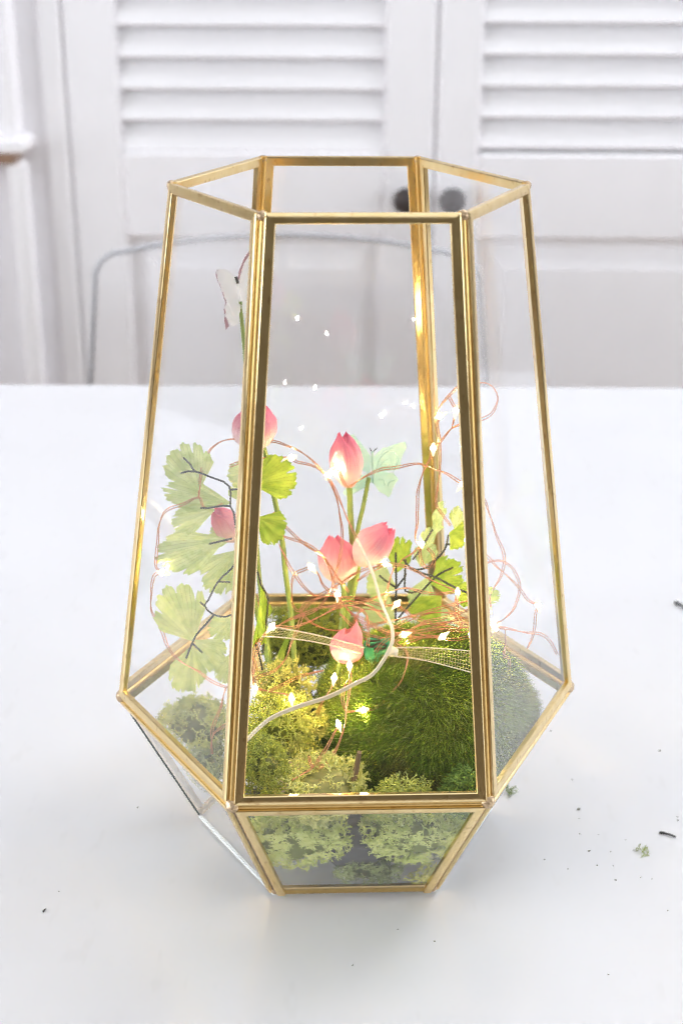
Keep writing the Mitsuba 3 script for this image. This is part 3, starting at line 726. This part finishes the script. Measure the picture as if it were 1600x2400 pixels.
for i, (b, tp, w, t0, turn, mat) in enumerate([
        ((1013, 1258), (1046, 1178), 46, .70, 0.6, 'leaf_pale'), ((1052, 1248), (1092, 1262), 80, .64, 0.2, 'leaf_bright'),
        ((1066, 1242), (1074, 1190), 40, .68, 0.3, 'leaf_pale'), ((926, 1346), (944, 1262), 66, .68, 0.3, 'leaf_bright'),
        ((930, 1376), (860, 1362), 96, .72, -0.3, 'leaf_pale'), ((926, 1452), (858, 1412), 88, .70, 0.25, 'leaf_pale'),
        ((1006, 1368), (1082, 1334), 92, .66, 0.2, 'leaf_bright'), ((1000, 1352), (984, 1436), 76, .72, -0.3, 'leaf_pale'),
        ((1034, 1396), (972, 1452), 84, .68, 0.3, 'leaf_bright'), ((1118, 1396), (1170, 1396), 44, .58, 0.3, 'leaf_bright'),
        ((1060, 1380), (1116, 1402), 60, .62, -0.2, 'leaf_bright'), ((1008, 1400), (1026, 1482), 74, .72, 0.2, 'leaf_pale'),
        ((990, 1290), (1012, 1240), 40, .72, 0.4, 'leaf_pale'), ((985, 1330), (1005, 1270), 60, .74, -0.3, 'leaf_pale')]):
    leaflet(frn + '__leaflet', b, tp, w, t0 + 0.03, mat, 140 + i, turn=turn)

# ------------------------------------------------------------------ butterflies
def sheet(poly, hinge, t, fold, thick=0.00035):
    """A thin plate with this outline, folded back about the body by 'fold' (metres of depth per metre of distance)."""
    pl = Polygon(poly)
    if not pl.is_valid: pl = pl.buffer(0)
    v, f = trimesh.creation.triangulate_polygon(pl.segmentize(7), engine='earcut')
    h0 = P(*hinge, t); s = fwd_of(h0) / FOC
    right, up = RIGHT0 * s, -UP0 * s
    d = v - np.asarray(hinge, float)
    front = h0 + d[:, :1] * right + d[:, 1:] * up + np.abs(d[:, :1]) * s * fold * FWD + 0.0010 * np.sin(np.abs(d[:, :1]) / 16) * FWD
    n = len(v)
    V = np.vstack([front, front + FWD * thick])
    from collections import Counter
    e = Counter(); dirn = {}
    for tri in f:
        for q in range(3):
            a, b = int(tri[q]), int(tri[(q + 1) % 3]); e[tuple(sorted((a, b)))] += 1; dirn[tuple(sorted((a, b)))] = (a, b)
    F = [*f.tolist(), *(f[:, ::-1] + n).tolist()]
    for k, c in e.items():
        if c == 1:
            a, b = dirn[k]; F += [[a, a + n, b + n], [a, b + n, b]]
    return trimesh.Trimesh(squash(V, 0.0015), np.array(F), process=False)
def jag(pts, seed, amp=2.2):
    g = np.random.default_rng(seed)
    q = np.asarray(Polygon(pts).segmentize(6).exterior.coords)[:-1]
    return q + g.normal(size=q.shape) * amp * 0.45
wb = thing('butterfly', 'white paper butterfly on a green stem, behind the upper front left post', 'butterfly ornament')
obj(wb + '__wing', sheet(jag([(557, 664), (545, 643), (533, 633), (520, 630), (510, 632), (508, 642), (511, 655), (517, 668), (522, 682), (527, 698), (531, 710), (527, 722), (529, 738), (536, 752), (545, 765), (556, 760), (563, 735), (564, 706)], 2), (560, 690), .36, -0.15), 'white_feather')
obj(wb + '__wing', sheet(jag([(559, 660), (563, 640), (572, 612), (588, 588), (602, 594), (608, 620), (606, 660), (600, 690), (598, 712), (588, 730), (577, 742), (570, 740), (566, 706)], 3), (562, 690), .36, 0.45), 'white_feather')
obj(wb + '__wing_edge', sheet([(558, 640), (562, 640), (574, 612), (590, 588), (585, 587), (570, 608)], (560, 690), .37, 0.5), 'mauve_edge')
obj(wb + '__wing_edge', sheet([(527, 738), (533, 748), (537, 762), (530, 772), (526, 752)], (560, 690), .38, 0.0), 'mauve_edge')
for l, fo in (([(510, 632), (508, 642), (511, 655), (517, 668), (522, 682), (527, 698), (531, 710), (527, 722), (528, 736)], .362), ([(559, 655), (563, 640), (571, 614), (580, 597), (589, 588)], .372)):
    obj(wb + '__wing_edge', tube(smooth_path(PP(l, fo), 0.001), 0.00038, 5), 'mauve_edge')
obj(wb + '__body', tube(smooth_path(PP([(556, 662), (560, 684), (564, 706)], .35), 0.001), 0.0005, 6), 'white_feather')
obj(wb + '__head', tube(smooth_path(PP([(553, 648), (556, 656), (558, 664)], .345), 0.001), 0.0006, 6), 'dark_mark')
stem(wb + '__stem', [(563, 706), (569, 770), (575, 840), (580, 930), (586, 1040), (596, 1200), (612, 1400), (640, 1600)], .355, .46, 0.0008, 0.0011)

mb = thing('butterfly', 'mint green translucent butterfly behind the tall middle rosebud', 'butterfly ornament')
for i, (poly, fold) in enumerate([([(871, 1072), (850, 1043), (828, 1016), (815, 1020), (811, 1060), (825, 1092), (868, 1110)], 0.3), ([(868, 1106), (836, 1118), (815, 1138), (803, 1155), (815, 1166), (842, 1150), (872, 1128)], 0.3),
                                  ([(874, 1070), (895, 1050), (925, 1040), (950, 1034), (953, 1046), (940, 1075), (934, 1100), (876, 1108)], 0.25), ([(875, 1103), (922, 1108), (933, 1122), (923, 1140), (913, 1166), (900, 1157), (887, 1150), (875, 1130)], 0.25)]):
    w_ = obj(mb + '__wing', sheet(jag(poly, 10 + i, 1.4), (873, 1100), .62, fold), 'mint_wing')
def veins(parent, lines, t, r=0.00022, bsdf='mint_vein'):
    for l in lines:
        q = smooth_path(PP(l, t), 0.001); obj(parent + '__wing_vein', tube(q, r, 5), bsdf)
scene['mint_vein'] = two({'type': 'diffuse', 'reflectance': rgb(0.45, 0.68, 0.64)})
veins(mb, [[(880, 1105), (890, 1075), (908, 1058), (925, 1062), (930, 1085), (922, 1105)], [(886, 1108), (898, 1082), (912, 1078), (914, 1098)], [(884, 1142), (890, 1122), (900, 1128), (902, 1150)], [(906, 1152), (912, 1130), (924, 1126)]], .612)
obj(mb + '__body', tube(smooth_path(PP([(872, 1058), (873, 1080), (875, 1132)], .615), 0.002), 0.0007, 6), 'mint_vein')
for dx in (-6, 12): obj(mb + '__antenna', tube(smooth_path(PP([(872, 1062), (872 + dx * .6, 1053), (872 + dx, 1050)], .615), 0.001), 0.00022, 5), 'dark_mark')
stem(mb + '__stem', [(864, 1120), (850, 1190), (836, 1254), (826, 1330), (808, 1420), (790, 1520), (768, 1640)], .60, .56, 0.0010, 0.0012)

eb = thing('butterfly', 'small emerald green butterfly with dark marks beside the ribbon knot', 'butterfly ornament')
obj(eb + '__wing', sheet(jag([(852, 1504), (866, 1494), (888, 1498), (912, 1494), (914, 1512), (908, 1538), (894, 1555), (872, 1557), (856, 1544), (851, 1524)], 21, 1.2), (882, 1524), .34, -0.35), 'emerald')
for l in ([(858, 1512), (872, 1516), (888, 1508), (906, 1514)], [(862, 1502), (878, 1502), (892, 1500)], [(876, 1520), (890, 1522), (904, 1518)]):
    obj(eb + '__wing_mark', tube(smooth_path(PP(l, .33), 0.001), 0.0005, 5), 'dark_mark')
for l in ([(900, 1545), (904, 1552), (898, 1560)], [(918, 1548), (926, 1556), (931, 1564)]):
    obj(eb + '__leg', tube(smooth_path(PP(l, .335), 0.001), 0.0003, 5), 'bark')

# ------------------------------------------------------------------ sheer ribbon
rb = thing('organza_ribbon', 'sheer cream organza ribbon stretched across the terrarium above the mound', 'ribbon')
def band(top, bot, t0, t1):
    a, b = smooth_path(PP(top, t0, t1), 0.0006), smooth_path(PP(bot, t0 - 0.01, t1 - 0.01), 0.0006)
    for q in (a, b): obj(rb + '__edge_cord', tube(q[::3], 0.00028, 6), 'cream_cable', True)
    n = min(len(a), len(b)); n -= n % 1
    ia, ib = np.linspace(0, len(a) - 1, n).astype(int), np.linspace(0, len(b) - 1, n).astype(int)
    A, B = a[ia], b[ib]
    V, F = [], []
    def thread(p, q_, w):
        o = len(V); V.extend([p - w, p + w, q_ + w, q_ - w]); F.append([o, o + 1, o + 2, o + 3])
    for i in range(0, n, 2):
        thread(A[i], B[i], np.array([0.00006, 0, 0]))
    for u in np.linspace(0.12, 0.88, 5):
        L = A * (1 - u) + B * u
        for i in range(0, n - 4, 4): thread(L[i], L[i + 4], np.array([0, 0, 0.00006]))
    k = obj(rb + '__weave', (np.array(V), np.array(F)), 'organza')
    labels[k] = {'kind': 'stuff'}
band([(636, 1469), (712, 1482), (770, 1495), (831, 1511), (854, 1518)], [(613, 1492), (655, 1494), (720, 1502), (780, 1514), (846, 1532)], .24, .30)
band([(926, 1518), (999, 1518), (1103, 1526), (1125, 1528)], [(923, 1538), (999, 1549), (1103, 1576), (1125, 1584)], .26, .22)
kn = trimesh.creation.icosphere(3, 0.0026); kn.vertices = kn.vertices * [1, 1, 0.8] * (0.8 + 0.4 * meshkit.fbm(kn.vertices * 700, 2, 1)[:, None]); kn.apply_translation(P(920, 1528, .26))
obj(rb + '__knot', kn, 'cream_cable', True)

# ------------------------------------------------------------------ string of fairy lights
fs = thing('fairy_light_string', 'string of warm white fairy lights on thin copper wire, tangled over the moss', 'fairy lights')
def wire(pts, t0, t1=None):
    """Two thin copper strands lying side by side, slowly twisting."""
    q = smooth_path(PP(pts, t0, t1), 0.0012)
    q = q + 0.0012 * (np.stack([meshkit.fbm(q * 90 + 7 * k, 2, 60 + k) for k in range(3)], 1) - 0.5)
    _, a, b = frames(q)
    s = np.arange(len(q)) * 0.0012
    th = s / 0.011 + rng.uniform(0, 6)
    off = (np.cos(th)[:, None] * a + np.sin(th)[:, None] * b) * (0.00034 + 0.00025 * meshkit.noise(np.stack([s * 90, s * 0, s * 0 + len(q)], -1), 3))[:, None]
    obj(fs + '__wire', cat(tube(squash(q + off, .001), 0.00023, 5), tube(squash(q - off, .001), 0.00023, 5)), 'copper', True)
WIRES = [
    ([(380, 1342), (365, 1324), (369, 1267), (376, 1228), (392, 1197), (430, 1180), (466, 1165), (474, 1184), (491, 1192), (520, 1178)], .40, .44),
    ([(466, 1165), (472, 1110), (485, 1066), (507, 1043), (530, 1032), (568, 1029), (600, 1030), (622, 1032), (660, 1040), (699, 1056), (734, 1082), (759, 1107), (769, 1112)], .42, .46),
    ([(683, 1072), (695, 1082), (724, 1088), (748, 1098), (769, 1112)], .46, .46), ([(540, 1092), (580, 1080), (640, 1072), (683, 1072)], .44, .46),
    ([(769, 1117), (779, 1136), (791, 1165), (804, 1197), (823, 1238), (836, 1260), (852, 1295)], .46, .40),
    ([(791, 1091), (796, 1107), (807, 1133), (817, 1141), (836, 1130), (865, 1112), (897, 1099), (935, 1093), (976, 1087), (992, 1090), (1015, 1098), (1046, 1110), (1085, 1134)], .46, .42),
    ([(1015, 1050), (1013, 1066), (995, 1098), (981, 1139), (978, 1177), (978, 1219), (971, 1262), (985, 1280)], .50, .52),
    ([(985, 1280), (965, 1297), (944, 1311), (930, 1330)], .52, .5),
    ([(985, 1280), (984, 1300), (990, 1322), (1004, 1330), (1016, 1320), (1014, 1300), (1000, 1286)], .52, .5),
    ([(1015, 1050), (1046, 1018), (1059, 1004), (1078, 994), (1100, 988), (1125, 982), (1152, 969), (1163, 950), (1166, 931), (1155, 909), (1136, 898), (1120, 899), (1095, 902), (1072, 909), (1053, 928), (1028, 958), (1029, 977)], .50, .54),
    ([(1029, 977), (1024, 996), (1029, 1028), (1030, 1066), (1029, 1107), (1024, 1142), (1022, 1181), (1037, 1206), (1056, 1232)], .54, .56),
    ([(1083, 1136), (1110, 1150), (1134, 1173), (1149, 1212), (1165, 1256), (1181, 1307), (1174, 1352), (1155, 1384), (1146, 1403), (1150, 1440)], .42, .46),
    ([(1100, 1285), (1139, 1304), (1165, 1330), (1197, 1358), (1219, 1384), (1235, 1406), (1260, 1418)], .5, .5),
    ([(1260, 1418), (1254, 1438), (1252, 1480), (1246, 1500), (1234, 1520)], .5, .5),
    ([(1110, 1335), (1139, 1320), (1165, 1314), (1187, 1320), (1206, 1339), (1216, 1365), (1214, 1397), (1197, 1435), (1171, 1457), (1155, 1457)], .45, .46),
    ([(1160, 1471), (1181, 1472), (1183, 1495), (1182, 1520), (1180, 1540), (1186, 1541), (1193, 1551), (1188, 1581), (1182, 1607), (1177, 1626), (1167, 1638)], .36, .32),
    ([(1167, 1638), (1176, 1647), (1190, 1677), (1214, 1701), (1228, 1709), (1240, 1708), (1254, 1690)], .32, .36),
    ([(1160, 1471), (1183, 1472), (1214, 1479), (1237, 1483), (1265, 1488), (1284, 1500), (1298, 1518), (1306, 1534)], .4, .5),
    ([(380, 1342), (362, 1352), (353, 1396), (356, 1432), (372, 1460), (385, 1488), (400, 1523), (426, 1552), (464, 1572), (495, 1595), (530, 1610), (597, 1614)], .40, .32),
    ([(575, 1680), (530, 1699), (505, 1715), (497, 1733), (499, 1768)], .22, .28),
    ([(530, 1612), (516, 1660), (500, 1700), (497, 1730)], .3, .3),
    ([(729, 1329), (712, 1335), (692, 1346), (684, 1372), (687, 1419), (701, 1432), (720, 1407), (739, 1398), (770, 1383), (793, 1369), (830, 1345), (874, 1327), (900, 1321)], .40, .42),
    ([(655, 1252), (664, 1257), (712, 1273), (743, 1292), (772, 1324), (791, 1350), (805, 1370), (817, 1388)], .42, .40),
    ([(640, 1200), (657, 1219), (689, 1254), (718, 1279), (753, 1302), (775, 1340), (791, 1394)], .44, .40),
    ([(652, 1275), (657, 1286), (676, 1324), (692, 1346), (712, 1375), (734, 1394), (760, 1398), (791, 1394)], .40, .38),
    ([(729, 1329), (745, 1345), (760, 1375), (791, 1394)], .41, .39),
    ([(597, 1614), (590, 1526), (613, 1495), (662, 1461), (712, 1440), (754, 1425), (808, 1419), (838, 1425), (858, 1442), (863, 1472), (861, 1515)], .32, .30),
    ([(597, 1614), (605, 1587), (643, 1572), (670, 1541), (685, 1503), (701, 1465), (720, 1423), (754, 1400), (800, 1400), (846, 1405), (892, 1419), (930, 1418)], .32, .40),
    ([(930, 1415), (946, 1430), (972, 1449), (1014, 1463), (1068, 1471), (1100, 1472)], .40, .38),
    ([(791, 1394), (808, 1423), (838, 1453), (877, 1469), (907, 1484), (946, 1488)], .38, .34), ([(791, 1394), (800, 1412), (825, 1440), (850, 1450), (900, 1476), (946, 1488)], .37, .35),
    ([(946, 1488), (926, 1506), (938, 1516), (953, 1526), (955, 1549), (942, 1595), (919, 1622), (896, 1648), (869, 1664), (852, 1664)], .28, .22),
    ([(852, 1664), (830, 1668), (812, 1666), (804, 1645), (806, 1618), (819, 1590)], .22, .25),
    ([(819, 1559), (819, 1610), (812, 1656), (808, 1694), (793, 1744), (770, 1782), (743, 1803)], .25, .16),
    ([(783, 1589), (776, 1612), (758, 1640), (748, 1660), (742, 1676)], .26, .28),
    ([(793, 1698), (766, 1748), (731, 1798), (705, 1817), (685, 1828)], .21, .10), ([(731, 1798), (724, 1785), (722, 1770)], .13, .15),
    ([(1070, 1386), (1070, 1400), (1074, 1446), (1081, 1469), (1068, 1480)], .46, .42), ([(1072, 1388), (1068, 1410), (1066, 1440), (1084, 1466)], .47, .42),
    ([(946, 1488), (965, 1484), (1011, 1476), (1049, 1474), (1100, 1472), (1150, 1462)], .34, .36), ([(938, 1518), (961, 1503), (999, 1492), (1037, 1492)], .32, .32), ([(946, 1488), (980, 1494), (1010, 1496), (1037, 1492)], .33, .32),
    ([(965, 1480), (992, 1459), (1030, 1450), (1064, 1440), (1100, 1430), (1150, 1420)], .36, .40), ([(950, 1490), (975, 1470), (1010, 1462), (1060, 1458), (1110, 1464), (1155, 1457)], .35, .38),
    ([(900, 1321), (922, 1322), (948, 1327), (976, 1340), (1008, 1359), (1056, 1380), (1072, 1388)], .44, .48), ([(924, 1327), (912, 1362), (903, 1400), (896, 1425)], .44, .42),
    ([(838, 1362), (868, 1340), (900, 1321)], .4, .42), ([(758, 1572), (712, 1582), (674, 1599), (628, 1622)], .34, .34), ([(636, 1469), (613, 1498), (600, 1530), (592, 1580)], .25, .25),
    ([(1053, 928), (1062, 945), (1068, 962), (1059, 1004)], .53, .52),
    ([(1150, 1468), (1090, 1482), (1040, 1478), (985, 1488), (940, 1500), (880, 1492), (830, 1470), (795, 1440)], .40, .34),
    ([(1140, 1450), (1080, 1450), (1030, 1466), (970, 1478), (930, 1470), (900, 1450), (870, 1425), (820, 1410), (780, 1420)], .42, .36),
    ([(1155, 1475), (1110, 1490), (1060, 1500), (1000, 1490), (950, 1480), (905, 1500), (880, 1530)], .38, .30),
    ([(770, 1114), (790, 1180), (800, 1260), (790, 1330), (770, 1390), (740, 1430), (690, 1450)], .45, .36),
    ([(1080, 1440), (1020, 1436), (960, 1452), (915, 1478), (890, 1510), (860, 1500), (830, 1462), (850, 1430), (905, 1436)], .42, .34),
    ([(640, 1466), (690, 1470), (740, 1452), (790, 1425), (850, 1412), (900, 1392), (950, 1380), (1010, 1392), (1070, 1388)], .28, .44),
    ([(700, 1432), (735, 1462), (790, 1478), (850, 1470), (910, 1456), (980, 1440), (1050, 1420), (1110, 1405)], .34, .42),
    ([(683, 1637), (670, 1628), (640, 1622), (597, 1614)], .26, .32),
]
for pts, t0, t1 in WIRES: wire(pts, t0, t1)
q = smooth_path(np.vstack([PP([(836, 1262), (852, 1295), (874, 1346), (890, 1402)], .40, .34), PP([(908, 1446), (919, 1476), (915, 1515), (877, 1576), (831, 1603), (770, 1633), (693, 1658), (636, 1683), (600, 1712), (578, 1735)], .30, .05)]), 0.0015)
_, ca, cb = frames(q)
lead = cat(*[tube(squash(q + (ca * math.cos(z) + cb * math.sin(z)) * 0.00052, .001), 0.00048, 7) for z in (0.5, 3.64)])
k = obj(fs + '__lead_cable', lead, 'cream_cable', True)
labels[k] = {'label': 'thicker cream insulated lead curving down to the front left post'}

scene['led_skin'] = {'type': 'diffuse', 'reflectance': rgb(0.8, 0.75, 0.6)}
drop = trimesh.creation.revolve(np.array([[0.00001, -1.35], [0.3, -1.15], [0.52, -0.7], [0.6, 0.0], [0.54, 0.7], [0.34, 1.3], [0.16, 1.8], [0.00001, 2.1]]), sections=10)
core = trimesh.creation.revolve(np.array([[0.00001, -0.95], [0.36, -0.88], [0.68, -0.66], [0.88, -0.34], [0.95, 0.0], [0.88, 0.36], [0.68, 0.72], [0.36, 1.0], [0.00001, 1.1]]), sections=10)
BULBS = [(683, 1072, .46), (769, 1114, .46), (380, 1342, .40), (729, 1329, .40), (791, 1091, .44), (1015, 1050, .50), (1029, 975, .54), (1068, 962, .52), (1083, 1136, .42), (987, 1274, .52), (900, 1321, .43),
         (791, 1394, .38), (1072, 1388, .47), (636, 1469, .24), (597, 1614, .32), (683, 1637, .26), (783, 1589, .25), (819, 1559, .25), (852, 1664, .22), (793, 1698, .21), (930, 1415, .40), (946, 1488, .33), (1037, 1492, .31),
         (1155, 1457, .42), (1160, 1473, .38), (1167, 1638, .32), (1260, 1418, .50)]
DIRS = {0: (-1, .3), 2: (1, .2), 5: (0, 1), 10: (1, .2), 13: (-.6, .8), 14: (0, .6), 16: (-.1, 1), 17: (0, 1), 18: (-1, .15), 19: (.3, 1), 12: (0, 1), 22: (.8, -.6), 25: (1, .5), 26: (.2, 1), 21: (1, -.3)}
for i, (x, y, t0) in enumerate(BULBS):
    c = P(x, y, t0)
    dx, dy = DIRS.get(i, (rng.normal(), rng.normal()))
    d = unit(RIGHT0 * dx - UP0 * dy + FWD * 0.2 * rng.normal())
    R = rot_to(d)
    m = core.copy(); m.vertices = np.array(m.vertices) * 0.00138 @ R.T + c
    b = obj(fs + '__bulb', m, 'led_skin', True, emitter={'type': 'area', 'radiance': rgb(560.0 * K, 410.0 * K, 185.0 * K), 'sampling_weight': 1.0})
    m = drop.copy(); m.vertices = np.array(m.vertices) * 0.0019 @ R.T + c
    obj(b + '__resin', m, 'led_skin', True, emitter={'type': 'area', 'radiance': rgb(2.2 * K, 1.55 * K, 0.6 * K), 'sampling_weight': 0.03})

# ------------------------------------------------------------------ crumbs on the table
def needle(px, py, px2, py2, r, label, bsdf='black_stem'):
    a, b = at_z(px, py, r), at_z(px2, py2, r)
    k = thing('fern_stalk_bit', label, 'plant crumb', 'plant crumbs scattered on the table')
    q = smooth_path([a, (a + b) / 2 + [0, 0, r * 0.6], b], 0.002)
    obj(k, tube(q, r * np.linspace(1, 0.6, len(q)), 7), bsdf, True)
needle(1545, 1951, 1583, 1962, 0.0006, 'dark needle-like stalk lying on the table at the right edge')
needle(1582, 1412, 1606, 1428, 0.0011, 'blurred dark stalk on the table at the far right edge of the view')
needle(101, 2138, 107, 2131, 0.0004, 'tiny dark stalk bit on the table at lower left')
def crumb(px, py, size, colr, label, seed, n=5):
    g = np.random.default_rng(seed)
    c = at_z(px, py, 0.0006)
    d = unit(np.c_[g.normal(size=(n, 2)), g.uniform(0.05, 0.9, n)])
    V, F, C = scatter(TWF, np.repeat(c[None], n, 0) + 0.0004 * g.normal(size=(n, 3)) * [1, 1, 0], d, np.full(n, size), np.tile(colr, (n, 1)) * g.uniform(0.6, 1.2, (n, 1)), g)
    V[:, 2] = np.maximum(V[:, 2], TABLE + 0.0002)
    k = thing('moss_crumb', label, 'plant crumb', 'plant crumbs scattered on the table')
    obj(k, (V, F), 'fibre', False, None, C)
crumb(1506, 1998, 0.62, (0.30, 0.36, 0.06), 'green moss crumb on the table below the dark stalk at right', 1, 4)
crumb(1192, 1857, 0.75, (0.26, 0.33, 0.14), 'green moss crumb on the table against the right side of the terrarium', 2, 5)
scene['speck_dark'] = two({'type': 'diffuse', 'reflectance': rgb(0.26, 0.26, 0.22)})
def spot(x, y, i):
    side = 'left' if x < 700 else 'right' if x > 1200 else 'middle'
    if y < 1800: return 'tiny dark speck on the table right of the terrarium, beside its waist'
    near = 'largest dark speck of plant dust' if i == 0 else 'tiny dark speck of plant dust'
    return near + {'left': ' on the bare table at lower left', 'right': ' on the table at lower right, among moss crumbs', 'middle': ' on the table just in front of the terrarium'}[side]
SPECKS = [(1355, 1897, 2.4), (1356, 1919, 1.0), (1587, 1915, 1.1), (1588, 1923, 1.3), (1402, 1957, 1.0), (1358, 1955, 1.0), (1380, 1995, 1.7), (1276, 2015, 1.0), (1430, 1997, .9), (1485, 1993, 1.0), (1465, 1969, .8),
          (1399, 2029, .9), (1437, 2030, .9), (1442, 2063, 1.3), (1330, 2037, .9), (1501, 2057, .8), (1527, 2060, .8), (1564, 2135, 1.0), (1425, 2285, 1.0), (932, 2179, 1.1), (1018, 2207, 1.2), (826, 2263, 1.0),
          (323, 1893, 1.2), (1340, 1827, 1.1), (1290, 1714, 1.5), (1546, 1760, 1.6), (138, 2090, .8)]
for i, (x, y, s) in enumerate(SPECKS):
    g = np.random.default_rng(300 + i)
    m = trimesh.creation.icosphere(1, 0.00032 * s)
    m.vertices = m.vertices * np.array([1.2, 0.8, 0.6]) * (0.7 + 0.6 * g.random((len(m.vertices), 1)))
    m.apply_translation(at_z(x, y, 0.0002 * s))
    k = thing('crumb', spot(x, y, i), 'plant dust', 'specks of plant dust on the table')
    obj(k, m, 'speck_dark')
